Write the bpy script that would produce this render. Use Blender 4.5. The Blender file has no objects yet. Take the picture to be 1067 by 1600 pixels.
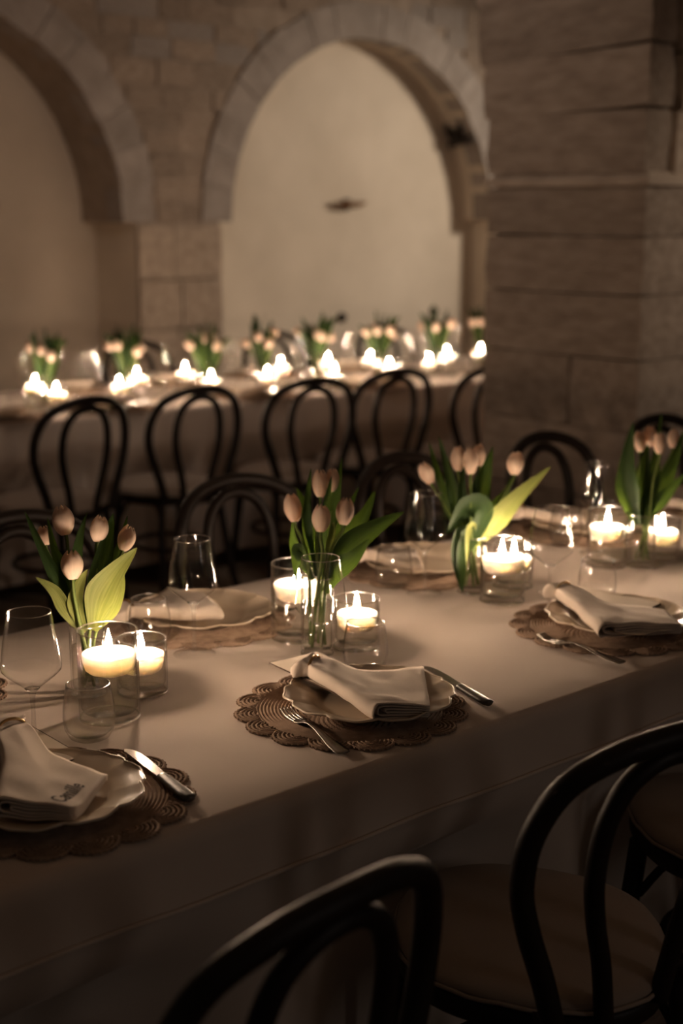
import bpy, math, random
from mathutils import Vector, Matrix, noise
from mathutils.bvhtree import BVHTree
R = math.radians; PI = math.pi
S = bpy.context.scene; C = S.collection

# ------------------------------------------------------------------ camera
# world: X runs along the front table, Y away across it, camera above the origin
F_PX, PITCH, AZ, CAM_H = 2222.0, R(12.0), R(48.6), 1.57
cd = bpy.data.cameras.new('camera'); cam = bpy.data.objects.new('camera', cd); C.objects.link(cam)
cd.sensor_fit = 'VERTICAL'; cd.sensor_height = 36.0; cd.sensor_width = 24.0; cd.lens = 50.0
cd.clip_start = 0.05; cd.clip_end = 100
cam.location = (0, 0, CAM_H)
cam.rotation_euler = (PI/2 - PITCH, 0, AZ - PI/2)
cd.dof.use_dof = True; cd.dof.focus_distance = 2.29; cd.dof.aperture_fstop = 2.4
S.camera = cam
# ------------------------------------------------------------------ world, lights, exposure
wd = bpy.data.worlds.new('world'); S.world = wd; wd.use_nodes = True
wd.node_tree.nodes['Background'].inputs[0].default_value = (1.0, 0.82, 0.68, 1)
wd.node_tree.nodes['Background'].inputs[1].default_value = 0.020
def lamp(name, kind, loc, target, energy, color, size=0.5, **kw):
    ld = bpy.data.lights.new(name, kind); o = bpy.data.objects.new(name, ld); C.objects.link(o)
    o.location = loc
    o.rotation_euler = (Vector(target) - Vector(loc)).to_track_quat('-Z', 'Y').to_euler()
    ld.energy = energy; ld.color = color
    if kind == 'AREA': ld.shape = 'RECTANGLE'; ld.size = size; ld.size_y = kw.get('size_y', size)
    else: ld.shadow_soft_size = size
    if kind == 'SPOT': ld.spot_size = kw['spot']; ld.spot_blend = kw.get('blend', 1.0)
    return o
lamp('doorway_light', 'AREA', (2.9, -3.6, 2.0), (2.2, 2.2, 0.7), 5.2, (1.0, 0.84, 0.74), 0.7, size_y=1.6)
lamp('niche_spot', 'SPOT', (8.5, 4.3, 2.5), (6.15, 7.0, 1.45), 270.0, (1.0, 0.84, 0.66), 0.22, spot=R(66))
lamp('vault_fill_light', 'AREA', (2.7, 3.9, 3.30), (5.2, 6.0, 1.6), 9.5, (1.0, 0.84, 0.72), 0.8)  # added fill under the ceiling, no window there; lifts the spandrels and pier
lamp('pier_spot', 'SPOT', (5.6, 0.6, 2.9), (4.75, 3.15, 1.45), 105.0, (1.0, 0.82, 0.64), 0.12, spot=R(34))
S.view_settings.view_transform = 'Standard'; S.view_settings.look = 'None'
S.view_settings.gamma = 1.0; S.view_settings.use_curve_mapping = False
S.view_settings.exposure = 0.12
cy = S.cycles
cy.use_denoising = True; cy.sample_clamp_indirect = 8.0; cy.sample_clamp_direct = 0.0
cy.caustics_reflective = False; cy.caustics_refractive = False
cy.max_bounces = 10; cy.transparent_max_bounces = 40; cy.transmission_bounces = 10; cy.glossy_bounces = 5
cy.blur_glossy = 0.5

# ------------------------------------------------------------------ pixel helpers (photo frame 1067x1600)
fX, fY, rX, rY = math.cos(AZ), math.sin(AZ), math.sin(AZ), -math.cos(AZ)
def ray(u, v):
    a = (u - 533.5)/F_PX; b = -(v - 800)/F_PX
    fw = math.cos(PITCH) + b*math.sin(PITCH); up = -math.sin(PITCH) + b*math.cos(PITCH)
    return Vector((fX*fw + rX*a, fY*fw + rY*a, up))
def atz(u, v, z):
    d = ray(u, v); t = (z - CAM_H)/d.z; return Vector((d.x*t, d.y*t, z))
def aty(u, v, y):
    d = ray(u, v); t = y/d.y; return Vector((d.x*t, y, CAM_H + d.z*t))
def atd(u, v, depth): return ray(u, v)*depth + Vector((0, 0, CAM_H))
def depth_of(p):
    f = fX*p[0] + fY*p[1]; return f*math.cos(PITCH) - (p[2] - CAM_H)*math.sin(PITCH)
VIEW = Vector((fX*math.cos(PITCH), fY*math.cos(PITCH), -math.sin(PITCH)))

# ------------------------------------------------------------------ materials
def new_mat(name):
    m = bpy.data.materials.new(name); m.use_nodes = True
    nt = m.node_tree; nt.nodes.clear()
    out = nt.nodes.new('ShaderNodeOutputMaterial')
    return m, nt, out
def N(nt, t, **kw):
    n = nt.nodes.new(t)
    for k, v in kw.items(): setattr(n, k, v)
    return n
def ramp(nt, fac, stops):
    r = N(nt, 'ShaderNodeValToRGB'); e = r.color_ramp.elements
    while len(e) < len(stops): e.new(0.5)
    for el, (p, c) in zip(e, stops): el.position = p; el.color = (*c, 1)
    nt.links.new(fac, r.inputs[0]); return r.outputs[0]
def surf(name, c0, c1, scale=8, rough=0.8, bump=0.2, bscale=60, spec=0.3, metal=0.0, coat=0.0, sss=0.0, mid=None, rnd=0.0, bdist=0.004):
    m, nt, out = new_mat(name); L = nt.links.new
    b = N(nt, 'ShaderNodeBsdfPrincipled'); tc = N(nt, 'ShaderNodeTexCoord')
    n1 = N(nt, 'ShaderNodeTexNoise'); n1.inputs['Scale'].default_value = scale; n1.inputs['Detail'].default_value = 6
    src = tc.outputs['Object']
    if rnd:
        oi = N(nt, 'ShaderNodeObjectInfo'); va = N(nt, 'ShaderNodeVectorMath', operation='ADD')
        mu = N(nt, 'ShaderNodeMath', operation='MULTIPLY'); mu.inputs[1].default_value = 37.0
        L(oi.outputs['Random'], mu.inputs[0]); L(src, va.inputs[0]); L(mu.outputs[0], va.inputs[1]); src = va.outputs[0]
    L(src, n1.inputs['Vector'])
    stops = [(0.3, c0), (0.7, c1)] if mid is None else [(0.25, c0), (0.5, mid), (0.75, c1)]
    col = ramp(nt, n1.outputs['Fac'], stops)
    if rnd:
        hs = N(nt, 'ShaderNodeHueSaturation'); mr = N(nt, 'ShaderNodeMapRange')
        mr.inputs[3].default_value = 1 - rnd; mr.inputs[4].default_value = 1 + rnd
        L(oi.outputs['Random'], mr.inputs[0]); L(mr.outputs[0], hs.inputs['Value']); L(col, hs.inputs['Color']); col = hs.outputs[0]
    L(col, b.inputs['Base Color'])
    b.inputs['Roughness'].default_value = rough; b.inputs['Metallic'].default_value = metal
    b.inputs['Specular IOR Level'].default_value = spec; b.inputs['Coat Weight'].default_value = coat
    if sss:
        b.inputs['Subsurface Weight'].default_value = 1.0
        b.inputs['Subsurface Radius'].default_value = (1.0, 0.95, 0.90); b.inputs['Subsurface Scale'].default_value = 0.017
    if bump:
        n2 = N(nt, 'ShaderNodeTexNoise'); n2.inputs['Scale'].default_value = bscale; n2.inputs['Detail'].default_value = 5
        L(src, n2.inputs['Vector'])
        bp = N(nt, 'ShaderNodeBump'); bp.inputs['Strength'].default_value = bump; bp.inputs['Distance'].default_value = bdist
        L(n2.outputs['Fac'], bp.inputs['Height']); L(bp.outputs[0], b.inputs['Normal'])
    L(b.outputs[0], out.inputs[0]); return m
def woven(name, c0, c1, freq=900, bump=0.25, rough=0.9):
    m, nt, out = new_mat(name); L = nt.links.new
    b = N(nt, 'ShaderNodeBsdfPrincipled'); tc = N(nt, 'ShaderNodeTexCoord')
    n1 = N(nt, 'ShaderNodeTexNoise'); n1.inputs['Scale'].default_value = 5; L(tc.outputs['Object'], n1.inputs['Vector'])
    L(ramp(nt, n1.outputs['Fac'], [(0.3, c0), (0.7, c1)]), b.inputs['Base Color'])
    hs = []
    for ax in ((1, 14, 14), (14, 1, 14)):
        mp = N(nt, 'ShaderNodeMapping'); mp.inputs['Scale'].default_value = [freq/14*a for a in ax]
        L(tc.outputs['Object'], mp.inputs[0])
        n = N(nt, 'ShaderNodeTexNoise'); n.inputs['Scale'].default_value = 1; n.inputs['Detail'].default_value = 2
        L(mp.outputs[0], n.inputs['Vector']); hs.append(n)
    ad = N(nt, 'ShaderNodeMath', operation='ADD'); L(hs[0].outputs['Fac'], ad.inputs[0]); L(hs[1].outputs['Fac'], ad.inputs[1])
    bp = N(nt, 'ShaderNodeBump'); bp.inputs['Strength'].default_value = bump; bp.inputs['Distance'].default_value = 0.001
    L(ad.outputs[0], bp.inputs['Height']); L(bp.outputs[0], b.inputs['Normal'])
    b.inputs['Roughness'].default_value = rough; b.inputs['Specular IOR Level'].default_value = 0.15
    b.inputs['Sheen Weight'].default_value = 0.15
    L(b.outputs[0], out.inputs[0]); return m
def glass(name, tint=(0.992, 0.99, 0.985), edge=(0.50, 0.46, 0.42), refl=0.95, f0=0.055, rough=0.045):
    m, nt, out = new_mat(name); L = nt.links.new
    lw = N(nt, 'ShaderNodeLayerWeight'); lw.inputs[0].default_value = 0.5
    p4 = N(nt, 'ShaderNodeMath', operation='POWER'); p4.inputs[1].default_value = 4.5; L(lw.outputs['Facing'], p4.inputs[0])
    ma = N(nt, 'ShaderNodeMath', operation='MULTIPLY_ADD'); ma.inputs[1].default_value = refl - f0; ma.inputs[2].default_value = f0; ma.use_clamp = True
    L(p4.outputs[0], ma.inputs[0])
    p8 = N(nt, 'ShaderNodeMath', operation='POWER'); p8.inputs[1].default_value = 7.0; L(lw.outputs['Facing'], p8.inputs[0])
    tr = N(nt, 'ShaderNodeBsdfTransparent'); L(ramp(nt, p8.outputs[0], [(0.0, tint), (1.0, edge)]), tr.inputs[0])
    gl = N(nt, 'ShaderNodeBsdfGlossy'); gl.inputs['Roughness'].default_value = rough
    mx = N(nt, 'ShaderNodeMixShader'); L(ma.outputs[0], mx.inputs[0]); L(tr.outputs[0], mx.inputs[1]); L(gl.outputs[0], mx.inputs[2])
    L(mx.outputs[0], out.inputs[0]); return m
def leafy(name, dark, light, trans, tw=0.45, vein=60, rough=0.55):
    m, nt, out = new_mat(name); L = nt.links.new
    tc = N(nt, 'ShaderNodeTexCoord'); uv = tc.outputs['UV']
    mp = N(nt, 'ShaderNodeMapping'); mp.inputs['Scale'].default_value = (vein, 1.5, 1); L(uv, mp.inputs[0])
    n1 = N(nt, 'ShaderNodeTexNoise'); n1.inputs['Scale'].default_value = 1.0; n1.inputs['Detail'].default_value = 3; L(mp.outputs[0], n1.inputs['Vector'])
    col = ramp(nt, n1.outputs['Fac'], [(0.3, dark), (0.7, light)])
    b = N(nt, 'ShaderNodeBsdfPrincipled'); L(col, b.inputs['Base Color']); b.inputs['Roughness'].default_value = rough; b.inputs['Specular IOR Level'].default_value = 0.2
    bp = N(nt, 'ShaderNodeBump'); bp.inputs['Strength'].default_value = 0.25; bp.inputs['Distance'].default_value = 0.001
    L(n1.outputs['Fac'], bp.inputs['Height']); L(bp.outputs[0], b.inputs['Normal'])
    t = N(nt, 'ShaderNodeBsdfTranslucent'); t.inputs[0].default_value = (*trans, 1)
    mx = N(nt, 'ShaderNodeMixShader'); mx.inputs[0].default_value = tw
    L(b.outputs[0], mx.inputs[1]); L(t.outputs[0], mx.inputs[2]); L(mx.outputs[0], out.inputs[0]); return m
def emit(name, col, strength):
    m, nt, out = new_mat(name); e = N(nt, 'ShaderNodeEmission')
    e.inputs[0].default_value = (*col, 1); e.inputs[1].default_value = strength
    nt.links.new(e.outputs[0], out.inputs[0]); return m

M = dict(
    stone=surf('limestone_block', (0.25, 0.19, 0.15), (0.42, 0.335, 0.27), 7, 0.92, 0.6, 22, 0.1, mid=(0.34, 0.265, 0.21), rnd=0.13, bdist=0.02),
    grey_stone=surf('grey_limestone', (0.29, 0.245, 0.215), (0.40, 0.345, 0.31), 7, 0.92, 0.6, 22, 0.1, rnd=0.06, bdist=0.02),
    pale_stone=surf('pale_limestone', (0.36, 0.28, 0.22), (0.52, 0.42, 0.335), 6, 0.92, 0.6, 24, 0.1, rnd=0.09, bdist=0.02),
    mortar=surf('lime_mortar', (0.31, 0.245, 0.195), (0.40, 0.32, 0.26), 12, 0.95, 0.6, 40, 0.1, bdist=0.01),
    plaster=surf('lime_plaster', (0.62, 0.53, 0.43), (0.74, 0.64, 0.53), 2.2, 0.95, 0.35, 14, 0.1, bdist=0.01),
    tile=surf('floor_stone', (0.20, 0.145, 0.105), (0.31, 0.235, 0.175), 4, 0.6, 0.3, 30, 0.3, rnd=0.15),
    cloth=woven('table_linen', (0.61, 0.505, 0.43), (0.67, 0.56, 0.475)),
    skirt=woven('under_cloth_linen', (0.60, 0.51, 0.44), (0.66, 0.56, 0.48)),
    napkin=woven('napkin_linen', (0.66, 0.56, 0.47), (0.74, 0.63, 0.53), 1400, 0.45),
    cushion=woven('cushion_linen', (0.33, 0.26, 0.21), (0.40, 0.32, 0.26), 700, 0.3),
    crochet=surf('crochet_cotton', (0.26, 0.18, 0.13), (0.40, 0.285, 0.21), 60, 0.95, 0.5, 500, 0.1, bdist=0.001),
    ceramic=surf('ivory_ceramic', (0.60, 0.49, 0.37), (0.66, 0.545, 0.42), 9, 0.24, 0.0, 60, 0.5, coat=0.15),
    wood=surf('dark_bentwood', (0.008, 0.005, 0.004), (0.018, 0.011, 0.008), 14, 0.48, 0.1, 80, 0.28),
    steel=surf('steel', (0.30, 0.275, 0.25), (0.38, 0.35, 0.32), 20, 0.24, 0.0, 60, 0.5, metal=1.0),
    pewter=surf('dark_handle', (0.045, 0.036, 0.03), (0.08, 0.066, 0.055), 30, 0.35, 0.15, 90, 0.5, metal=0.0),
    gold=surf('brass', (0.60, 0.40, 0.19), (0.70, 0.48, 0.24), 20, 0.25, 0.0, 60, 0.5, metal=1.0),
    card=surf('ivory_card', (0.62, 0.53, 0.43), (0.66, 0.565, 0.46), 20, 0.8, 0.05, 200, 0.2),
    brown=surf('brown_edge', (0.055, 0.030, 0.020), (0.075, 0.042, 0.028), 20, 0.7, 0.0, 60, 0.2),
    thread=surf('brown_thread', (0.045, 0.032, 0.026), (0.06, 0.043, 0.034), 90, 0.9, 0.0),
    wax=surf('candle_wax', (0.90, 0.84, 0.78), (0.92, 0.87, 0.81), 9, 0.45, 0.0, 60, 0.3, sss=0.8),
    wick=surf('wick', (0.02, 0.015, 0.01), (0.03, 0.02, 0.015), 90, 0.9, 0.0),
    flame=emit('candle_flame', (1.0, 0.71, 0.49), 850.0),
    glass=glass('clear_glass'),
    water=glass('water', (0.985, 0.985, 0.965), (0.72, 0.72, 0.64), 0.6, 0.03),
    stem_glass=glass('stem_glass', (0.97, 0.96, 0.95), (0.55, 0.5, 0.46), 0.9, 0.16, 0.10),
    rim=glass('polished_rim', (0.90, 0.87, 0.82), (0.5, 0.46, 0.42), 0.9, 0.30, 0.22),
    iron=surf('dark_iron', (0.020, 0.016, 0.014), (0.04, 0.03, 0.025), 30, 0.7, 0.4, 90, 0.3),
    clay=surf('terracotta', (0.20, 0.11, 0.06), (0.28, 0.16, 0.09), 20, 0.8, 0.2, 90, 0.2),
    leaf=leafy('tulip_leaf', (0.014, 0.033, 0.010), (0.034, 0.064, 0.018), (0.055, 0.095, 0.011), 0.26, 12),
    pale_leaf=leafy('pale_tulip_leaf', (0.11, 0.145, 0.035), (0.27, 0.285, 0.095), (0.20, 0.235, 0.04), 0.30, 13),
    stem=leafy('tulip_stem', (0.09, 0.13, 0.035), (0.15, 0.20, 0.055), (0.16, 0.21, 0.04), 0.25, 8),
    petal=leafy('tulip_petal', (0.72, 0.585, 0.47), (0.90, 0.76, 0.63), (0.85, 0.66, 0.50), 0.42, 22, 0.6),
)

# ------------------------------------------------------------------ geometry helpers
def pyd(name, verts, faces, smooth=True, uvs=None):
    me = bpy.data.meshes.new(name); me.from_pydata([tuple(v) for v in verts], [], faces)
    if uvs:
        ul = me.uv_layers.new(name='UVMap')
        for lp in me.loops: ul.data[lp.index].uv = uvs[lp.vertex_index]
    if smooth:
        for p in me.polygons: p.use_smooth = True
    me.update(); return me
class G:
    def __init__(s): s.v = []; s.f = []
    def add(s, v, f):
        o = len(s.v); s.v += [Vector(p) for p in v]; s.f += [tuple(i + o for i in q) for q in f]; return s
    def mesh(s, name, smooth=True): return pyd(name, s.v, s.f, smooth)
def lathe(prof, n=48, mod=None, cap0=False, cap1=False):
    v, f = [], []
    for (r, z) in prof:
        for k in range(n):
            a = 2*PI*k/n; rr, zz = (r, z) if mod is None else mod(r, z, a)
            v.append((rr*math.cos(a), rr*math.sin(a), zz))
    for j in range(len(prof) - 1):
        for k in range(n):
            k2 = (k + 1) % n; f.append((j*n + k, j*n + k2, (j+1)*n + k2, (j+1)*n + k))
    if cap0: f.append(tuple(range(n - 1, -1, -1)))
    if cap1: f.append(tuple((len(prof)-1)*n + k for k in range(n)))
    return v, f
def tube(path, rad, n=8, closed=False, squash=1.0):
    P = [Vector(p) for p in path]; m = len(P); v, f = [], []
    rads = rad if isinstance(rad, (list, tuple)) else [rad]*m
    t0 = ((P[1] - P[-1]) if closed else (P[1] - P[0])).normalized()
    up = Vector((0, 0, 1)) if abs(t0.z) < 0.9 else Vector((0, 1, 0))
    nrm = (up - t0*up.dot(t0)).normalized()
    for i in range(m):
        a = P[(i-1) % m] if (closed or i > 0) else P[0]; b = P[(i+1) % m] if (closed or i < m-1) else P[-1]
        t = (b - a).normalized(); nrm = (nrm - t*nrm.dot(t)).normalized(); bi = t.cross(nrm)
        for k in range(n):
            an = 2*PI*k/n; v.append(P[i] + (nrm*math.cos(an)*squash + bi*math.sin(an))*rads[i])
    for i in range(m if closed else m - 1):
        j = (i + 1) % m
        for k in range(n):
            k2 = (k+1) % n; f.append((i*n + k, i*n + k2, j*n + k2, j*n + k))
    if not closed: f.append(tuple(range(n-1, -1, -1))); f.append(tuple((m-1)*n + k for k in range(n)))
    return v, f
def box(x0, x1, y0, y1, z0, z1):
    v = [(x, y, z) for z in (z0, z1) for y in (y0, y1) for x in (x0, x1)]
    return v, [(0, 2, 3, 1), (4, 5, 7, 6), (0, 1, 5, 4), (2, 6, 7, 3), (0, 4, 6, 2), (1, 3, 7, 5)]
def spline(pts, n=8):
    P = [Vector(p) for p in pts]; out = []
    for i in range(len(P) - 1):
        p0, p1, p2, p3 = P[max(i-1, 0)], P[i], P[i+1], P[min(i+2, len(P)-1)]
        for k in range(n):
            t = k/n
            out.append(0.5*((2*p1) + (p2-p0)*t + (2*p0-5*p1+4*p2-p3)*t*t + (3*p1-p0-3*p2+p3)*t**3))
    out.append(P[-1]); return out
def obj(name, me, mat, parent=None, loc=None, rot=None):
    if me.materials: pass
    elif mat: me.materials.append(M[mat])
    o = bpy.data.objects.new(name, me); C.objects.link(o)
    if parent: o.parent = parent
    if loc is not None: o.location = loc
    if rot is not None: o.rotation_euler = rot
    return o
def tag(o, label, cat, group=None):
    o['label'] = label; o['category'] = cat
    if group: o['group'] = group
    return o
def thing(name, label, cat, loc=(0, 0, 0), rz=0.0, group=None):
    o = bpy.data.objects.new(name, None); C.objects.link(o); o.location = loc; o.rotation_euler = (0, 0, rz)
    o.empty_display_size = 0.05
    return tag(o, label, cat, group)
def struct(name, me, mat):
    o = obj(name, me, mat); o['kind'] = 'structure'; return o
def smooth01(t): t = max(0.0, min(1.0, t)); return t*t*(3 - 2*t)
ORD = ['first', 'second', 'third', 'fourth', 'fifth', 'sixth', 'seventh', 'eighth', 'ninth', 'tenth', 'eleventh', 'twelfth', 'thirteenth', 'fourteenth', 'fifteenth', 'sixteenth']
rng = random.Random(7)

# ------------------------------------------------------------------ the room
def rough_block(seed, sub=3, amp=0.018):
    r = random.Random(seed); v, f, idx = [], [], {}
    def vid(p):
        k = tuple(round(c, 4) for c in p)
        if k not in idx: idx[k] = len(v); v.append(Vector(p))
        return idx[k]
    for ax in range(3):
        for s in (-1, 1):
            for i in range(sub):
                for j in range(sub):
                    q = []
                    for (a, b) in ((i, j), (i+1, j), (i+1, j+1), (i, j+1)):
                        p = [0, 0, 0]; p[ax] = s*0.5; p[(ax+1) % 3] = a/sub - 0.5; p[(ax+2) % 3] = b/sub - 0.5
                        q.append(vid(p))
                    f.append(tuple(q if s > 0 else q[::-1]))
    for p in v:
        e = sum(1 for c in p if abs(abs(c) - 0.5) < 1e-4)
        k = 1.0 - (0.008 if e == 2 else 0.02 if e == 3 else 0.0)
        p *= k
        p += Vector((r.uniform(-amp, amp), r.uniform(-amp, amp), r.uniform(-amp, amp)))*0.5
    return v, f
BLOCKS = {}
def block_mesh(mat, k):
    if (mat, k) not in BLOCKS:
        v, f = rough_block(k*11 + 3); BLOCKS[(mat, k)] = pyd('stone_block', v, f, False)
    return BLOCKS[(mat, k)]
def stone(parent, x0, x1, y0, y1, z0, z1, mat='stone', tilt=0.0, name='stone_block'):
    o = obj(name, block_mesh(mat, rng.randrange(5)), mat, parent)
    o.location = ((x0+x1)/2, (y0+y1)/2, (z0+z1)/2); o.scale = (x1-x0, y1-y0, z1-z0)
    o.rotation_euler = (tilt, 0, 0); return o

# floor with stone tiles near the tables
fl = struct('floor', G().add(*box(-3, 11, -5, 8.2, -0.05, -0.008)).mesh('floor', False), 'mortar')
tile_me = pyd('floor_tile', *rough_block(5, 2, 0.004), False)
for i in range(9):
    for j in range(8):
        x, y = 0.4 + i*0.62, 0.55 + j*0.62
        if 1.5 < y < 2.2: continue
        o = obj('floor_tile', tile_me, 'tile', fl, (x, y, -0.02)); o.scale = (0.612, 0.612, 0.036)
ce = struct('ceiling', G().add(*box(-3, 11, -5, 8.2, 3.42, 3.5)).mesh('ceiling', False), 'plaster')

WY, SPR = 6.8, 1.50                       # face of the back wall, springing height
ARCH = [(3.29, 1.11, 0.42), (6.25, 1.11, 0.24)]   # centre x, radius, niche depth
WX0, WX1, WTOP = 0.4, 10.0, 3.42
# wall core: mortar face with two arched openings and reveals
g = G(); nA = 40
def quad(a, b, c, d): g.add([a, b, c, d], [(0, 1, 2, 3)])
def arch_pt(cx, r, k): a = PI - PI*k/nA; return cx + r*math.cos(a), SPR + r*math.sin(a)
FY = WY + 0.02
edges = [WX0]
for (cx, r, d) in ARCH: edges += [cx - r, cx + r]
edges += [WX1]
for i in range(0, len(edges), 2):
    a, b = edges[i], edges[i+1]
    quad((a, FY, SPR), (b, FY, SPR), (b, FY, WTOP), (a, FY, WTOP))
    a2, b2 = a + (0.08 if i else 0), b - (0.08 if i + 2 < len(edges) else 0)
    quad((a2, FY, 0), (b2, FY, 0), (b2, FY, SPR), (a2, FY, SPR))
g_wall = g
for (cx, r, d) in ARCH:
    for k in range(nA):
        (xa, za), (xb, zb) = arch_pt(cx, r, k), arch_pt(cx, r, k+1)
        quad((xa, FY, za), (xb, FY, zb), (xb, FY, WTOP), (xa, FY, WTOP))
(cx, r, d) = ARCH[0]
for k in range(nA):
    (xa, za), (xb, zb) = arch_pt(cx, r - 0.003, k), arch_pt(cx, r - 0.003, k+1)
    quad((xa, FY, za), (xa, FY + d, za), (xb, FY + d, zb), (xb, FY, zb))
wall = struct('wall_back', g_wall.mesh('wall_back', False), 'mortar')
g = G()
for (cx, r, d) in ARCH:
    for k in range(nA):
        (xa, za), (xb, zb) = arch_pt(cx, r, k), arch_pt(cx, r, k+1)
        quad((xa, FY, za), (xa, FY + d, za), (xb, FY + d, zb), (xb, FY, zb))
        quad((xa, FY + d, 0), (xb, FY + d, 0), (xb, FY + d, zb), (xa, FY + d, za))
    for s in (-1, 1):
        x1_ = cx + s*(r + 0.08); x0_ = cx + s*r
        quad((x1_, FY, 0), (x1_, FY + d, 0), (x1_, FY + d, SPR), (x1_, FY, SPR))
        quad((x0_, FY, SPR), (x1_, FY, SPR), (x1_, FY + d, SPR), (x0_, FY + d, SPR))
        quad((x1_, FY + d, 0), (x0_, FY + d, 0), (x0_, FY + d, SPR), (x1_, FY + d, SPR))
niche = struct('wall_niche', g.mesh('wall_niche', False), 'plaster')
# voussoirs round each arch
RINGW = 0.21
def wedge(r0, r1, da, y0, y1):
    v = []
    for y in (y0, y1):
        for (rr, a) in ((r0, -da), (r1, -da*0.985), (r1, da*0.985), (r0, da)):
            v.append((rr*math.sin(a), y, rr*math.cos(a)))
    f = [(0, 1, 2, 3), (7, 6, 5, 4), (0, 4, 5, 1), (1, 5, 6, 2), (2, 6, 7, 3), (3, 7, 4, 0)]
    return v, f
NV = 19
for (cx, r, d) in ARCH:
    ms = [pyd('voussoir', *wedge(r - 0.004 + e*0.6, r + RINGW + e, PI/NV/2*0.994, -0.014 - e, 0.14), False) for e in (0.0, 0.006, 0.010)]
    for k in range(NV):
        a = -PI/2 + PI*(k + 0.5)/NV
        obj('voussoir', ms[k*7 % 3], 'grey_stone', wall, (cx, FY, SPR), (0, a, 0))
# rubble courses of the spandrels
z = SPR
row = 0
while z < 3.3:
    h = rng.uniform(0.095, 0.15); spans = [(WX0 + 1.2, WX1 - 1.2)]
    for (cx, r, d) in ARCH:
        zz = max(0.0, z + h*0.5 - SPR); rr = r + RINGW + 0.012
        if zz < rr:
            w = math.sqrt(rr*rr - zz*zz); ns = []
            for (a, b) in spans:
                if b <= cx - w or a >= cx + w: ns.append((a, b)); continue
                if a < cx - w: ns.append((a, cx - w))
                if b > cx + w: ns.append((cx + w, b))
            spans = ns
    for (a, b) in spans:
        x = a
        while x < b - 0.03:
            w = min(rng.uniform(0.16, 0.34), b - x)
            if b - (x + w) < 0.07: w = b - x
            if x + w > 2.6 and x < 8.3:
                pr = rng.choice((0.010, 0.014, 0.02, 0.004, 0.012, 0.008, 0.016, -0.05))
                stone(wall, x + 0.004, x + w - 0.004, FY - pr, FY + 0.1, z + 0.0035, z + h - 0.0035, rng.choice(('stone', 'stone', 'stone', 'grey_stone')))
            x += w
    z += h; row += 1
# pier between the arches: large plaster-washed blocks
z = 0.0
pa, pb = ARCH[0][0] + ARCH[0][1] + 0.08, ARCH[1][0] - ARCH[1][1] - 0.08
for h in (0.30, 0.27, 0.33, 0.28, 0.31):
    if z > 1.45: break
    h = min(h, SPR - z); off = rng.uniform(0.35, 0.65)*(pb - pa)
    for (a, b) in ((pa, pa + off), (pa + off, pb)):
        stone(wall, a + 0.003, b - 0.003, FY - 0.028, FY + 0.1, z + 0.004, z + h - 0.004, 'pale_stone')
    z += h

# stone pier at the right: lower shaft with bevelled top, springer courses above
PX, PY0, PY1 = 4.22, 3.15, 3.92
pier = struct('wall_right', G().add(*box(PX + 0.03, 6.2, PY0 + 0.03, PY1 - 0.03, 0, 1.66)).add(*box(PX + 0.05, PX + 0.16, PY0 + 0.05, PY1 - 0.03, 1.6, 3.42))
              .add(*box(PX + 0.1, 6.2, PY0 + 0.30, PY1 - 0.03, 1.6, 3.42)).mesh('wall_right', False), 'mortar')
zz = [0.0, 0.24, 0.50, 0.765, 1.03, 1.265, 1.475, 1.655]
for k in range(len(zz) - 1):
    sp = PY0 + (PY1 - PY0)*(0.42 if k % 2 else 0.63)
    ys = [(PY0, sp), (sp, PY1)] if k in (0, 1, 3) else [(PY0, PY1)]
    for (a, b) in ys:
        stone(pier, PX - 0.004, PX + 0.30, a + 0.0015, b - 0.0015, zz[k] + 0.0015, zz[k+1] - 0.0015, 'stone')
    stone(pier, PX + 0.305, PX + 0.72, PY0 - 0.004, PY0 + 0.3, zz[k] + 0.004, zz[k+1] - 0.004, 'pale_stone')
    stone(pier, PX + 0.725, PX + 1.25, PY0 - 0.004, PY0 + 0.3, zz[k] + 0.004, zz[k+1] - 0.004, 'pale_stone')
# bevelled capping course
cv = [(PX - 0.012, PY0 - 0.012), (PX + 0.30, PY0 - 0.012), (PX + 0.30, PY1 + 0.012), (PX - 0.012, PY1 + 0.012)]
ci = [(PX + 0.03, PY0 + 0.02), (PX + 0.30, PY0 + 0.02), (PX + 0.30, PY1 - 0.02), (PX + 0.03, PY1 - 0.02)]
obj('capping_stone', pyd('capping_stone', [(x, y, 1.655) for x, y in cv] + [(x, y, 1.675) for x, y in cv] + [(x, y, 1.705) for x, y in ci],
    [(3, 2, 1, 0)] + [(i, (i+1) % 4, 4 + (i+1) % 4, 4 + i) for i in range(4)] + [(4+i, 4 + (i+1) % 4, 8 + (i+1) % 4, 8 + i) for i in range(4)] + [(8, 9, 10, 11)], False), 'pale_stone', pier)
uz = [1.70, 1.92, 2.13, 2.36, 2.60, 2.86, 3.12, 3.40]
for k in range(len(uz) - 1):
    t = -0.022*k
    stone(pier, PX + 0.015, PX + 0.155, PY0 + 0.02, PY1 + 0.02 + 0.03*k, uz[k] + 0.002, uz[k+1] - 0.0, 'stone', t)
stone(pier, PX + 0.16, PX + 0.70, PY0 + 0.0, PY0 + 0.35, 1.66, 1.915, 'pale_stone')
stone(pier, PX + 0.705, PX + 1.3, PY0 + 0.0, PY0 + 0.35, 1.66, 1.915, 'pale_stone')
for k in range(1, len(uz) - 1):
    stone(pier, PX + 0.275, PX + 0.75, PY0 + 0.06, PY0 + 0.40, uz[k] + 0.004, uz[k+1] - 0.004, 'pale_stone')
    stone(pier, PX + 0.755, PX + 1.3, PY0 + 0.06, PY0 + 0.40, uz[k] + 0.004, uz[k+1] - 0.004, 'pale_stone')

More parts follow.
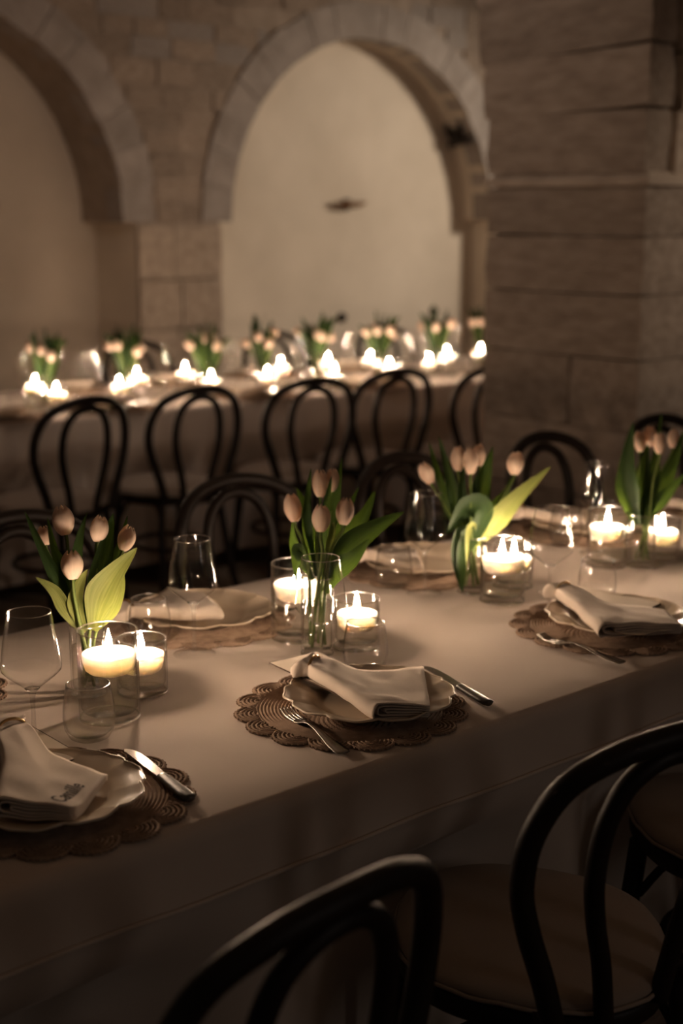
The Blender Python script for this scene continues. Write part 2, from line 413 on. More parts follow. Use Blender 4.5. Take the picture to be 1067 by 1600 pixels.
# fittings on the niche wall
ny = FY + ARCH[1][2]
p = aty(540, 316, ny)
sc = thing('wall_bowl', 'brown oval bowl fixture mounted high on the pale niche wall', 'wall fixture', (p.x, ny, p.z))
v, f = lathe([(0.002, -0.036), (0.05, -0.034), (0.09, -0.024), (0.118, -0.006), (0.124, 0.004), (0.116, 0.004), (0.085, -0.012), (0.002, -0.022)], 32)
obj('bowl', pyd('bowl', [(x, y*0.45 - 0.058, zc) for x, y, zc in v], f), 'clay', sc)
obj('bracket', G().add(*box(-0.02, 0.02, -0.02, 0.0, -0.05, 0.02)).mesh('bracket', False), 'iron', sc)
for (u, w_, nm) in ((533, 496, 'left'), (676, 487, 'right')):
    p = aty(u, w_, ny)
    h = thing('wall_socket', 'small dark round wall socket low on the niche wall, %s one' % nm, 'wall socket', (p.x, ny, p.z))
    v, f = lathe([(0.002, 0.03), (0.026, 0.028), (0.032, 0.016), (0.034, 0.0)], 24)
    obj('cover', pyd('cover', [(x, -zc, y) for x, y, zc in v], f), 'iron', h)
    v, f = lathe([(0.002, 0.045), (0.010, 0.044), (0.013, 0.03)], 16)
    obj('knob', pyd('knob', [(x, -zc, y) for x, y, zc in v], f), 'iron', h)
# dark iron anchor on the right reveal of the niche
cx, r, d = ARCH[1]
ab = R(31); bx, bz = cx + r*math.cos(ab), SPR + r*math.sin(ab)
an = thing('iron_anchor', 'black iron wall anchor with short prongs on the arch reveal', 'iron anchor', (bx, FY + 0.13, bz))
gg = G(); rr_ = random.Random(3)
gg.add(*tube(spline([(0.0, 0.09, -0.07), (-0.03, 0.02, -0.06), (-0.03, -0.07, -0.05), (0.0, -0.12, -0.03)], 5), 0.022, 8))
obj('anchor_bar', gg.mesh('anchor_bar'), 'iron', an)
for (a, b, c) in ((-0.05, 0.08, 0.075), (-0.06, -0.04, 0.085), (-0.055, 0.02, 0.03)):
    obj('prong', G().add(*tube(spline([(-0.01, b*0.6, -0.05), (a*0.8, b, c*0.3), (a*0.7, b*1.1, c)], 4), [0.022, 0.02, 0.02, 0.02, 0.02, 0.019, 0.018, 0.017, 0.02], 8)).mesh('prong'), 'iron', an)

# ------------------------------------------------------------------ tables and cloths
TX0, TX1, TY0, TY1, TZ = 0.30, 4.02, 1.48, 2.475, 0.75
CH_NEAR = [(0.855, 1.28, 5), (1.555, 1.325, -9), (2.17, 1.33, 0), (2.78, 1.33, 0)]
CH_FAR = [(1.53, 2.55, 184), (2.15, 2.585, 178), (2.72, 2.55, 183), (3.30, 2.53, 181), (3.86, 2.53, 176)]
def cloth_mesh(name, x0, x1, y0, y1, z, drop, nx=150, rnd=0.02, dent=None, seed=1, amp=0.006):
    """draped cloth: profile across Y (hem - edge - top - edge - hem), swept along X, plus closed ends"""
    prof = []
    nd = 14
    for i in range(nd): prof.append((0, i/(nd-1)))
    V, Fc = [], []
    def dn(x, zz, sd):
        if not dent: return 0.0
        t = 0.0
        for (cx_, s_) in dent:
            if s_ == sd: t = max(t, math.exp(-((x - cx_)/0.235)**4))
        return t*smooth01((0.60 - zz)/0.10)*0.105
    cols = []
    for i in range(nx + 1):
        x = x0 + (x1 - x0)*i/nx; col = []
        for k in range(nd):
            zz = z - drop + (drop - rnd)*k/(nd - 1); hang = (z - zz)/drop
            w = amp*hang*(math.sin(x*9 + seed) + 0.6*math.sin(x*21 + 2*seed))
            col.append(Vector((x, y0 + w - 0.008*hang + dn(x, zz, -1), zz)))
        for k in range(1, 5):
            a = PI/2*k/4; col.append(Vector((x, y0 + rnd*(1 - math.cos(a)), z - rnd + rnd*math.sin(a))))
        for k in range(1, 12): col.append(Vector((x, y0 + rnd + (y1 - y0 - 2*rnd)*k/12, z + 0.0008*math.sin(x*5 + k))))
        for k in range(0, 5):
            a = PI/2*(1 - k/4); col.append(Vector((x, y1 - rnd*(1 - math.cos(a)), z - rnd + rnd*math.sin(a))))
        for k in range(1, nd):
            zz = z - rnd - (drop - rnd)*k/(nd - 1); hang = (z - zz)/drop
            w = amp*hang*(math.sin(x*9 + 1 + seed) + 0.6*math.sin(x*20 + seed))
            col.append(Vector((x, y1 + w + 0.008*hang - dn(x, zz, 1), zz)))
        cols.append(col)
    m = len(cols[0])
    for c_ in cols: V += c_
    for i in range(nx):
        for k in range(m - 1): Fc.append((i*m + k, (i+1)*m + k, (i+1)*m + k + 1, i*m + k + 1))
    for (i, sgn) in ((0, 1), (nx, -1)):
        base = len(V)
        for k in range(m):
            p_ = cols[i][k]; V.append(Vector((p_.x, p_.y, z - drop)))
        for k in range(m - 1):
            q = (i*m + k, i*m + k + 1, base + k + 1, base + k); Fc.append(q if sgn > 0 else q[::-1])
    return pyd(name, V, Fc)
def hem_mesh(name, x0, x1, y, zb, amp, seed, sgn):
    pts = []
    for i in range(151):
        x = x0 + (x1 - x0)*i/150
        pts.append((x, y + amp*(math.sin(x*9 + seed + (sgn > 0)) + 0.6*math.sin(x*21 + 2*seed if sgn < 0 else x*20 + seed)) + sgn*0.0095, zb + 0.004))
    return G().add(*tube(pts, 0.004, 6)).mesh(name)
sk = tag(obj('table_skirt', cloth_mesh('table_skirt', TX0 + 0.01, TX1 - 0.01, TY0 + 0.012, TY1 - 0.012, TZ - 0.006, 0.70,
        dent=[(c[0], -1) for c in CH_NEAR] + [(c[0], 1) for c in CH_FAR], seed=3, amp=0.008), 'skirt'),
        'long beige linen under-cloth hanging nearly to floor below the front table cloth', 'tablecloth')
tc_ = thing('tablecloth', 'beige linen top cloth with a hemmed overhang on the front table', 'tablecloth')
obj('cloth', cloth_mesh('cloth', TX0, TX1, TY0, TY1, TZ, 0.108, seed=1, amp=0.003), 'cloth', tc_)
obj('hem', hem_mesh('hem', TX0, TX1, TY0 - 0.001, TZ - 0.108, 0.003, 1, -1), 'cloth', tc_)
# back table, turned a few degrees
BT_O, BT_A = Vector((2.63, 4.985, 0)), R(-5.5)
BT_D, BT_N = Vector((math.cos(BT_A), math.sin(BT_A), 0)), Vector((-math.sin(BT_A), math.cos(BT_A), 0))
bt = thing('tablecloth', 'beige linen cloth reaching low on the long table at the back', 'tablecloth', BT_O, BT_A)
BACK_CLOTH = bt
def bt_pt(s, t, z=TZ): return BT_O + BT_D*s + BT_N*t + Vector((0, 0, z))
def bt_px(u, t, z=TZ):
    """point on the back table at photo column u, t metres in from its front edge"""
    d_ = ray(u, 600); n_ = BT_N
    k = (BT_O.dot(n_) + t)/(d_.x*n_.x + d_.y*n_.y)
    return Vector((d_.x*k, d_.y*k, z))

# ------------------------------------------------------------------ bentwood chair
def chair_meshes():
    m = {}
    def bow(x, z, w): return -0.185 - 0.05*(1 - (x/w)**2 if abs(x) < w else 0) - max(0, z - 0.45)*0.13
    half = [(0.132, 0.455), (0.157, 0.54), (0.188, 0.63), (0.203, 0.70), (0.197, 0.775), (0.162, 0.842), (0.092, 0.880), (0.0, 0.892)]
    pts = [(x, z) for x, z in half] + [(-x, z) for x, z in half[-2::-1]]
    m['back_hoop'] = G().add(*tube(spline([(x, bow(x, z, 0.21), z) for x, z in pts], 6), 0.0172, 10)).mesh('back_hoop')
    half = [(0.052, 0.457), (0.070, 0.55), (0.091, 0.63), (0.101, 0.70), (0.096, 0.772), (0.074, 0.825), (0.038, 0.853), (0.0, 0.861)]
    pts = [(x, z) for x, z in half] + [(-x, z) for x, z in half[-2::-1]]
    m['inner_hoop'] = G().add(*tube(spline([(x, bow(x, z, 0.21) + 0.006, z) for x, z in pts], 6), 0.0145, 10)).mesh('inner_hoop')
    def seat_r(a): return 0.214*(1 + 0.055*math.cos(2*(a - PI/2)*1.0) + 0.03*math.cos(4*a))
    def prof(zr): return lathe([(k, zc) for k, zc in zr], 56, lambda r_, z_, a: (r_*seat_r(a), z_))
    m['seat'] = G().add(*prof([(0.10, 0.43), (0.97, 0.425), (1.0, 0.432), (1.0, 0.455), (0.98, 0.462), (0.9, 0.462), (0.10, 0.458)])).mesh('seat')
    m['cushion'] = G().add(*prof([(0.02, 0.4635), (0.9, 0.4635), (0.985, 0.467), (1.005, 0.475), (0.985, 0.484), (0.9, 0.492), (0.6, 0.498), (0.02, 0.500)])).mesh('cushion')
    ring = [(1.012*seat_r(2*PI*k/56)*math.cos(2*PI*k/56), 1.012*seat_r(2*PI*k/56)*math.sin(2*PI*k/56), 0.4695 + 0.0015*math.sin(k*1.7)) for k in range(56)]
    m['piping'] = G().add(*tube(ring, 0.0035, 6, True)).mesh('piping')
    m['rear_leg'] = [G().add(*tube(spline([(s*0.128, -0.185, 0.47), (s*0.140, -0.195, 0.36), (s*0.158, -0.225, 0.18), (s*0.180, -0.262, 0.0)], 5), 0.0155, 10)).mesh('rear_leg') for s in (-1, 1)]
    m['front_leg'] = [G().add(*tube(spline([(s*0.140, 0.140, 0.43), (s*0.150, 0.150, 0.30), (s*0.166, 0.170, 0.12), (s*0.176, 0.182, 0.0)], 5), [0.018]*6 + [0.016]*5 + [0.0145]*5, 10)).mesh('front_leg') for s in (-1, 1)]
    m['leg_ring'] = G().add(*tube([(0.150*math.cos(2*PI*k/40), -0.02 + 0.165*math.sin(2*PI*k/40), 0.235) for k in range(40)], 0.010, 8, True)).mesh('leg_ring')
    m['brace'] = [G().add(*tube(spline([(s*0.142, -0.195, 0.335), (s*0.128, -0.15, 0.40), (s*0.11, -0.06, 0.425), (s*0.128, 0.06, 0.42), (s*0.148, 0.13, 0.33)], 5), 0.008, 8)).mesh('brace') for s in (-1, 1)]
    return m
CM = chair_meshes()
def chair(x, y, deg, label, group):
    t = thing('bentwood_chair', label, 'chair', (x, y, 0), R(deg), group)
    obj('back_hoop', CM['back_hoop'], 'wood', t); obj('inner_hoop', CM['inner_hoop'], 'wood', t)
    obj('seat', CM['seat'], 'wood', t); cu = obj('cushion', CM['cushion'], 'cushion', t); obj('piping', CM['piping'], 'cushion', cu)
    for k in (0, 1):
        obj('rear_leg', CM['rear_leg'][k], 'wood', t); obj('front_leg', CM['front_leg'][k], 'wood', t); obj('brace', CM['brace'][k], 'wood', t)
    obj('leg_ring', CM['leg_ring'], 'wood', t)
    return t
nl = ['dark bentwood chair nearest the camera, its back hoop cropped at bottom left', 'dark bentwood chair with a pale round cushion in the lower right corner',
      'dark bentwood chair mostly cropped at the right edge below the table', None]
for (c_, l_) in zip(CH_NEAR, nl):
    if l_: chair(*c_, l_, 'chairs on the near side of the front table')
for (c_, l_) in zip(CH_FAR, ['dark chair on far side of front table behind the leftmost tulips', 'dark chair on far side of front table behind the second wine glass from the left',
        'dark chair on far side of front table mostly hidden by the middle tulips', 'dark chair on far side of front table in front of the stone pier',
        'dark chair on far side of front table behind the rightmost tulips']):
    chair(*c_, l_, 'chairs on the far side of the front table')
def chair_px(u, v, deg, back=0.24):
    p_ = atz(u, v, 0.88); a = R(deg); return p_.x - math.sin(a)*0.29, p_.y + math.cos(a)*0.29
for k, (u, v, dg) in enumerate(((140, 630, 4), (316, 613, -4), (495, 600, -12), (625, 585, -8), (780, 578, -8))):
    x, y = chair_px(u, v, dg)
    chair(x, y, dg, '%s dark chair from the left on near side of the back table' % ORD[k], 'chairs on the near side of the back table')
for k, (u, t, dg) in enumerate(((238, 1.16, 178), (448, 1.20, 172), (622, 1.20, 174))):
    p_ = bt_px(u, t + 0.1); chair(p_.x, p_.y - 0.1, dg, '%s dark chair from the left on far side of the back table' % ORD[k], 'chairs on the far side of the back table')

dents = []
for o in list(C.objects):
    if o.get('group', '').endswith('side of the back table'):
        q = o.location - BT_O; dents.append((q.dot(BT_D), -1 if q.dot(BT_N) < 0.5 else 1))
obj('cloth', cloth_mesh('cloth', -0.75, 3.35, 0.0, 1.0, TZ, 0.67, 140, dent=dents, seed=5, amp=0.010), 'cloth', BACK_CLOTH)

# ------------------------------------------------------------------ candles in glass cylinders
def cyl_meshes(r, h, lvl):
    n = 48
    g_ = G().add(*lathe([(r*0.02, 0.001), (r*0.93, 0.001), (r*0.99, 0.005), (r, 0.012), (r, h - 0.001), (r - 0.0012, h), (r - 0.0024, h - 0.001), (r - 0.0028, 0.02), (r*0.86, 0.013), (r*0.02, 0.012)], n))
    rim = G().add(*tube([((r - 0.0013)*math.cos(2*PI*k/n), (r - 0.0013)*math.sin(2*PI*k/n), h) for k in range(n)], 0.0015, 6, True))
    br = G().add(*tube([(r*0.975*math.cos(2*PI*k/n), r*0.975*math.sin(2*PI*k/n), 0.0022) for k in range(n)], 0.0018, 6, True))
    w = G().add(*lathe([(r*0.02, 0.0135), (r*0.86, 0.0145), (r - 0.004, 0.021), (r - 0.0036, lvl + 0.0015), (r - 0.007, lvl), (r*0.02, lvl)], n))
    return g_.mesh('glass_wall'), rim.mesh('rim'), w.mesh('water'), br.mesh('base_ring')
def candle_meshes(r):
    prof = [(0.001, -0.024), (r*0.74, -0.0235), (r*0.88, -0.018), (r*0.97, -0.004), (r, 0.006), (r*0.97, 0.0085), (r*0.86, 0.0085), (r*0.55, 0.007), (0.001, 0.006)]
    wax = G().add(*lathe(prof, 48)).mesh('wax')
    wick = G().add(*tube([(0, 0, 0.005), (0.0003, 0, 0.010), (0.0012, 0, 0.015)], [0.0011, 0.001, 0.0008], 6)).mesh('wick')
    fl_ = G().add(*lathe([(0.0002, 0.0), (0.0036, 0.002), (0.0056, 0.007), (0.0055, 0.013), (0.0040, 0.021), (0.0020, 0.029), (0.0003, 0.036)], 10)).mesh('flame')
    return wax, wick, fl_
GT = {'tall': (0.050, 0.15, 0.098), 'short': (0.044, 0.096, 0.056), 'mid': (0.048, 0.132, 0.082)}
CYL = {k: cyl_meshes(*v) for k, v in GT.items()}
CAN = {k: candle_meshes(v[0]*0.905) for k, v in GT.items()}
def candle(p, kind, where, group, small=False):
    g_ = thing('candle_glass', 'water-filled glass cylinder ' + where[0], 'glass vase', p, rng.uniform(0, 6), 'candle glasses ' + group)
    gw, rm, wt, br = CYL[kind]; obj('base_ring', br, 'rim', g_)
    obj('glass_wall', gw, 'glass', g_); obj('rim', rm, 'rim', g_); obj('water', wt, 'water', g_)
    dx, dy = rng.uniform(-0.0025, 0.0025), rng.uniform(-0.0025, 0.0025)
    c_ = thing('floating_candle', 'lit ivory floating candle ' + where[1], 'candle', (p[0] + dx, p[1] + dy, p[2] + GT[kind][2] + 0.004), rng.uniform(0, 6), 'floating candles ' + group)
    wx, wk, fm = CAN[kind]
    obj('wax', wx, 'wax', c_); obj('wick', wk, 'wick', c_)
    obj('flame', fm, 'flame', c_, (0.0004, 0, 0.0135))
TB = TZ + 0.001
for (u, v, kind, where) in ((172, 1120, 'tall', ('nearest the camera, tall, before the leftmost tulips', 'nearest the camera, in the leftmost tall cylinder')),
        (223, 1080, 'short', ('low, just right of the leftmost tall cylinder', 'in the low cylinder beside the leftmost tall one')),
        (464, 996, 'tall', ('tall, just left of the middle tulips', 'just left of the middle tulips')), (557, 1010, 'short', ('low, just right of the middle tulips', 'just right of the middle tulips')),
        (784, 938, 'mid', ('standing right of the third tulip vase', 'right of the third tulip vase, in front')),
        (801, 916, 'short', ('low, hidden behind the cylinder beside the third tulips', 'hidden behind the candle beside the third tulips')),
        (948, 883, 'mid', ('standing left of the rightmost front tulips', 'just left of the rightmost front tulips')),
        (1032, 872, 'short', ('low, right of the rightmost front tulips', 'just right of the rightmost front tulips'))):
    p_ = atz(u, v, TB)
    candle(p_, kind, where, 'on the front table')
BT_USED = []
def bt_free(u, t, r_):
    for k in range(120):
        tt = t + (k//2)*0.012*(1 if k % 2 == 0 else -1); q = bt_px(u, tt, TB)
        if 0.04 < tt < 0.96 and all(math.hypot(q.x - a, q.y - b) > r_ + c_ + 0.004 for a, b, c_ in BT_USED):
            BT_USED.append((q.x, q.y, r_)); return q
    return None
BS = [(0.08, .165), (0.57, .165), (1.275, .155), (1.925, .155), (0.12, .835), (0.66, .835), (1.2, .835), (1.74, .835), (2.28, .835)]
BC = [(55, .38, 'mid'), (88, .34, 'short'), (187, .37, 'short'), (215, .38, 'mid'), (290, .46, 'mid'), (330, .31, 'short'), (418, .31, 'short'), (438, .40, 'mid'),
      (512, .42, 'mid'), (522, .27, 'short'), (578, .40, 'mid'), (607, .29, 'short'), (670, .33, 'short'), (697, .36, 'mid'), (749, .36, 'mid')]
for k, (s_, t_) in enumerate(BS): q = bt_pt(s_, t_); BT_USED.append((q.x, q.y, 0.143))
k = 0
for (u, t, kd) in BC:
    q = bt_free(u, t, 0.05)
    if q is None: continue
    w_ = '%s from the left on the back table' % ORD[k]; k += 1
    candle(q, kd, (w_, w_), 'on the back table')

# ------------------------------------------------------------------ stemware
def wine_meshes():
    H = 0.222
    bowl = [(0.0015, 0.098), (0.010, 0.101), (0.024, 0.112), (0.0385, 0.124), (0.0455, 0.1315), (0.0465, 0.137), (0.0455, 0.146), (0.0415, 0.175), (0.0365, 0.203), (0.0335, H)]
    b = G().add(*lathe(bowl, 48)).mesh('bowl')
    rim = G().add(*tube([(0.0335*math.cos(2*PI*k/48), 0.0335*math.sin(2*PI*k/48), H) for k in range(48)], 0.0009, 6, True)).mesh('rim')
    st = G().add(*lathe([(0.0055, 0.006), (0.0042, 0.012), (0.0036, 0.03), (0.0034, 0.07), (0.0040, 0.088), (0.0065, 0.096), (0.012, 0.1015), (0.0015, 0.1035)], 20)).mesh('stem')
    ft = G().add(*lathe([(0.0395, 0.0003), (0.040, 0.0012), (0.0385, 0.0022), (0.020, 0.0038), (0.0055, 0.0068), (0.001, 0.0068)], 48)).mesh('foot')
    return b, rim, st, ft
WM = wine_meshes()
def wine(p, where, group):
    t = thing('wine_glass', 'clear stemmed wine glass ' + where, 'wine glass', p, rng.uniform(0, 6), group)
    obj('bowl', WM[0], 'glass', t); obj('rim', WM[1], 'rim', t); obj('stem', WM[2], 'stem_glass', t); obj('foot', WM[3], 'glass', t)
TMB = (G().add(*lathe([(0.001, 0.0005), (0.026, 0.0005), (0.032, 0.004), (0.0385, 0.016), (0.0415, 0.034), (0.0405, 0.055), (0.0365, 0.078), (0.0345, 0.090), (0.0335, 0.090), (0.0355, 0.077),
        (0.0393, 0.055), (0.040, 0.034), (0.036, 0.016), (0.028, 0.008), (0.001, 0.0072)], 48)).mesh('glass_body'),
       G().add(*tube([(0.034*math.cos(2*PI*k/48), 0.034*math.sin(2*PI*k/48), 0.090) for k in range(48)], 0.0009, 6, True)).mesh('rim'))
def tumbler(p, where, group):
    t = thing('tumbler', 'clear stemless tumbler ' + where, 'tumbler', p, rng.uniform(0, 6), group)
    obj('glass_body', TMB[0], 'glass', t); obj('rim', TMB[1], 'rim', t)
ZD = TZ + 0.0055
for (x, y, w_, z_) in ((1.018, 1.872, 'in the lower left corner of the view', TB), (1.480, 2.095, 'right of the leftmost tulips on the far side', ZD), (1.575, 1.842, 'in front of the middle tulips', TB),
        (2.105, 2.115, 'left of the third tulip vase on the far side', ZD), (2.208, 1.853, 'behind the rightmost near napkin', TB), (2.69, 2.115, 'behind the candle left of the rightmost tulips', TB)):
    wine((x, y, z_), w_, 'wine glasses on the front table')
for (x, y, w_, z_) in ((1.110, 1.862, 'in front of the tall candle cylinder at left', TB), (1.455, 2.205, 'behind the low candle at left, on the far mat', ZD), (1.668, 1.826, 'behind the middle folded napkin', TB),
        (2.098, 2.205, 'right of the middle tulips, on the far mat', ZD), (2.355, 1.845, 'behind the rightmost near napkin, low and faint', TB), (2.695, 2.215, 'far right behind the candles', ZD)):
    tumbler((x, y, z_), w_, 'tumblers on the front table')
BACK_V = []
for (u, t) in ((70, .36), (199, .52), (325, .44), (410, .46), (495, .50), (592, .48), (683, .50), (752, .52)): BACK_V.append(bt_free(u, t, 0.034))
k = 0
for (u, t) in ((40, .46), (98, .48), (141, .40), (156, .52), (262, .52), (352, .40), (372, .50), (470, .42), (545, .50), (640, .50), (655, .34), (720, .50)):
    q = bt_free(u, t, 0.047)
    if q: wine(q, 'standing %s from the left on the back table' % ORD[k], 'wine glasses on the back table'); k += 1
k = 0
for (u, t) in ((27, .42), (131, .34), (244, .40), (310, .55), (398, .40), (480, .30), (625, .45), (708, .30)):
    q = bt_free(u, t, 0.043)
    if q: tumbler(q, 'standing %s from the left on the back table' % ORD[k], 'tumblers on the back table'); k += 1

# ------------------------------------------------------------------ doily, plate, napkin, card, cutlery
def doily_meshes():
    nr, na = 56, 192; v, f = [(0, 0, 0.003)], []
    for i in range(1, nr + 1):
        r_ = 0.166*i/nr; ring = (i//2)
        for k in range(na):
            a = 2*PI*k/na; st = math.sin(k/na*2*PI*(24 if ring < 8 else 48 if ring < 18 else 96) + ring*PI)
            v.append((r_*math.cos(a), r_*math.sin(a), 0.0012 + (0.0024 + 0.0010*st if i % 2 else -0.0004)))
    for k in range(na): f.append((0, 1 + k, 1 + (k+1) % na))
    for i in range(nr - 1):
        for k in range(na):
            k2 = (k+1) % na; a = 1 + i*na; f.append((a + k, a + na + k, a + na + k2, a + k2))
    body = pyd('doily_body', v, f, False)
    g_ = G(); c0 = 0.157
    for r_ in (0.008, 0.015, 0.022, 0.029, 0.0365):
        ph = [R(-90 + 180*k/18) for k in range(19)]
        g_.add(*tube([(c0 + r_*math.cos(a), r_*math.sin(a), 0.002 + 0.0004*(k % 2)) for k, a in enumerate(ph)], 0.0021 if r_ < 0.03 else 0.0025, 6))
    for k in range(13):
        a = R(-92 + 184*k/12)
        g_.add(*tube([(c0 + 0.004*math.cos(a), 0.004*math.sin(a), 0.0017), (c0 + 0.0370*math.cos(a), 0.0370*math.sin(a), 0.0017)], 0.0011, 5))
    for k in range(15):
        a = R(-92 + 184*k/14); g_.add(*tube([(c0 + q*math.cos(a), q*math.sin(a), 0.0019) for q in (0.0372, 0.0392, 0.0408)], [0.002, 0.0021, 0.0008], 5))
    return body, g_.mesh('scallop')
DM = doily_meshes()
def doily(x, y, z, rz, where, group):
    t = thing('crochet_placemat', 'tan scalloped crochet placemat ' + where, 'placemat', (x, y, z), rz, group)
    obj('woven_centre', DM[0], 'crochet', t)
    for k in range(16): obj('scallop', DM[1], 'crochet', t, (0, 0, 0), (0, 0, 2*PI*k/16))
def plate_mesh():
    def mod(r_, z_, a):
        k = smooth01((r_ - 0.085)/0.05)
        lob = abs(math.sin(a*5)); lob = 1 - (1 - lob)**2.2*1.0
        w = (lob - 0.72)*0.050 + 0.010*math.sin(a*20)*(lob)
        return r_*(1 + w*k), z_ + 0.0012*k*math.cos(a*10)
    prof = [(0.001, 0.0035), (0.078, 0.0035), (0.086, 0.0045), (0.094, 0.0095), (0.102, 0.0135), (0.125, 0.0195), (0.1375, 0.0228), (0.1405, 0.0242), (0.1425, 0.0236), (0.1415, 0.0216),
            (0.124, 0.0165), (0.100, 0.0095), (0.086, 0.0015), (0.078, 0.0), (0.001, 0.0)]
    return G().add(*lathe(prof, 160, mod)).mesh('plate')
PM = plate_mesh()
RIM = G().add(*tube([(0.1415*(1 + (1 - (1 - abs(math.sin(a*5)))**2.2 - 0.72)*0.05 + 0.010*math.sin(a*20)*(1 - (1 - abs(math.sin(a*5)))**2.2))*math.cos(a),
        0.1415*(1 + (1 - (1 - abs(math.sin(a*5)))**2.2 - 0.72)*0.05 + 0.010*math.sin(a*20)*(1 - (1 - abs(math.sin(a*5)))**2.2))*math.sin(a), 0.0238 + 0.0012*math.cos(a*10)) for a in [2*PI*k/160 for k in range(160)]], 0.0021, 6, True)).mesh('rim_bead')
def plate(x, y, z, rz, where, group):
    t = thing('dinner_plate', 'ivory wavy-rimmed dinner plate ' + where, 'plate', (x, y, z), rz, group)
    obj('plate_body', PM, 'ceramic', t); obj('rim_bead', RIM, 'ceramic', t)
def napkin_mesh(Hp, B, Cc, E, zr, seed=0, thick=0.026):
    """folded napkin: gathered at Hp, rolled edge Hp-E, open end E-Cc-B"""
    Hp, B, Cc, E = [Vector(q) for q in (Hp, B, Cc, E)]
    e1, b1, c1 = E - Hp, B - Hp, Cc - (E + B)/2
    ax = ((E + B)/2 - Hp); ax.z = 0; ax.normalize(); lat = Vector((-ax.y, ax.x, 0))
    if lat.dot(b1) < 0: lat = -lat
    NU = 30; us = [-0.20 + 1.20*i/NU for i in range(NU + 1)]
    def loop(z0, z1, ins, nq=26):
        q = []
        for k in range(nq): q.append((1 - (1 - ins)*k/(nq - 1) , z0))
        for k in range(1, 8):
            a = -PI/2 - PI*k/8; q.append((ins + math.cos(a)*0.012/0.12*(z1 - z0)/0.024, (z0 + z1)/2 + math.sin(a)*(z1 - z0)/2))
        for k in range(nq): q.append((ins + (1 - ins)*k/(nq - 1), z1))
        return q
    V, Fc = [], []
    for (z0, z1, ins) in ((0.02, 1.0, 0.0), (0.22, 0.82, 0.045), (0.40, 0.62, 0.09)):
        q = loop(z0*thick, z1*thick, ins); m = len(q); base = len(V)
        for u in us:
            up = max(u, 0.0)
            w0 = 0.036*(1 - smooth01(up/0.5)) if u >= 0 else 0.036 + 0.022*math.sin(min(1, -u/0.13)*PI/2) - 0.045*smooth01((-u - 0.10)/0.10)
            zs = 0.95 if u < 0 else 0.85 + 0.15*up
            if u < 0: zs *= 1.0 + 0.25*math.sin(min(1, -u/0.1)*PI) - 0.55*smooth01((-u - 0.09)/0.11)
            for (s, zz) in q:
                bump = 1 - abs(2*s - 1) if 0 <= s <= 1 else 0
                P_ = Hp + up*((1 - s)*e1 + s*b1 + bump*c1) + lat*((s - 0.5)*w0) + ax*(min(u, 0)*0.19)
                sq = 1 - 0.72*smooth01(s)*smooth01((u - 0.05)/0.35)
                wr = 0.0035*noise.noise(Vector((P_.x*22, P_.y*22, seed + u*3))) * (0.3 + up)
                zb = Hp.z + (zr - Hp.z)*smooth01(up/0.7) if u >= 0 else Hp.z - 0.004*(-u/0.2)
                V.append(Vector((P_.x, P_.y, zb + zz*zs*sq + wr + (0.0006*math.sin(s*9 + seed) if u < 0.25 else 0))))
        for i in range(NU):
            for k in range(m - 1): Fc.append((base + i*m + k, base + i*m + k + 1, base + (i+1)*m + k + 1, base + (i+1)*m + k))
    return V, Fc
def solidify(o, t):
    md = o.modifiers.new('thickness', 'SOLIDIFY'); md.thickness = t; md.offset = 0
def napkin(Hp, B, Cc, E, zr, where, seed, ring=True):
    V, Fc = napkin_mesh(Hp, B, Cc, E, zr, seed)
    Hp = Vector(Hp); base = Vector((Hp.x, Hp.y, Hp.z))
    t = thing('napkin', 'folded cream linen napkin ' + where, 'napkin', base, 0, 'napkins on the front table')
    me = pyd('folded_cloth', [p_ - base for p_ in V], Fc)
    o = obj('folded_cloth', me, 'napkin', t); solidify(o, 0.0016)
    ax = (Vector(E) + Vector(B))/2 - Hp; ax.z = 0; ax.normalize(); lat = Vector((-ax.y, ax.x, 0))
    pts = [ax*0.004 + lat*0.0225*math.cos(2*PI*k/32) + Vector((0, 0, 0.0135 + 0.0175*math.sin(2*PI*k/32))) for k in range(32)]
    if ring:
        rg = thing('napkin_ring', 'thin brass ring round the napkin ' + where, 'napkin ring', base, 0, 'napkin rings')
        obj('band', G().add(*tube(pts, 0.0026, 8, True)).mesh('band'), 'gold', rg)
    return t, V, Fc, base
def card(A, B, Cc, where):
    A, B, Cc = Vector(A), Vector(B), Vector(Cc); ex = B - A; ey = Cc - A
    ey -= ex*(ey.dot(ex)/ex.dot(ex)); n = ex.cross(ey).normalized()
    if n.z < 0: n = -n
    t = thing('menu_card', 'ivory card with thin brown border ' + where, 'card', A, 0, 'cards on the front table')
    def slab(i, h0, h1):
        vs = []
        for h in (h0, h1):
            for (a, b) in ((i/ex.length, i/ey.length), (1 - i/ex.length, i/ey.length), (1 - i/ex.length, 1 - i/ey.length), (i/ex.length, 1 - i/ey.length)):
                vs.append(ex*a + ey*b + n*h)
        return vs, [(3, 2, 1, 0), (4, 5, 6, 7), (0, 1, 5, 4), (1, 2, 6, 5), (2, 3, 7, 6), (3, 0, 4, 7)]
    obj('border', G().add(*slab(0, -0.0007, 0.0007)).mesh('border', False), 'brown', t)
    obj('card_face', G().add(*slab(0.0022, 0.0007, 0.0011)).mesh('card_face', False), 'card', t)
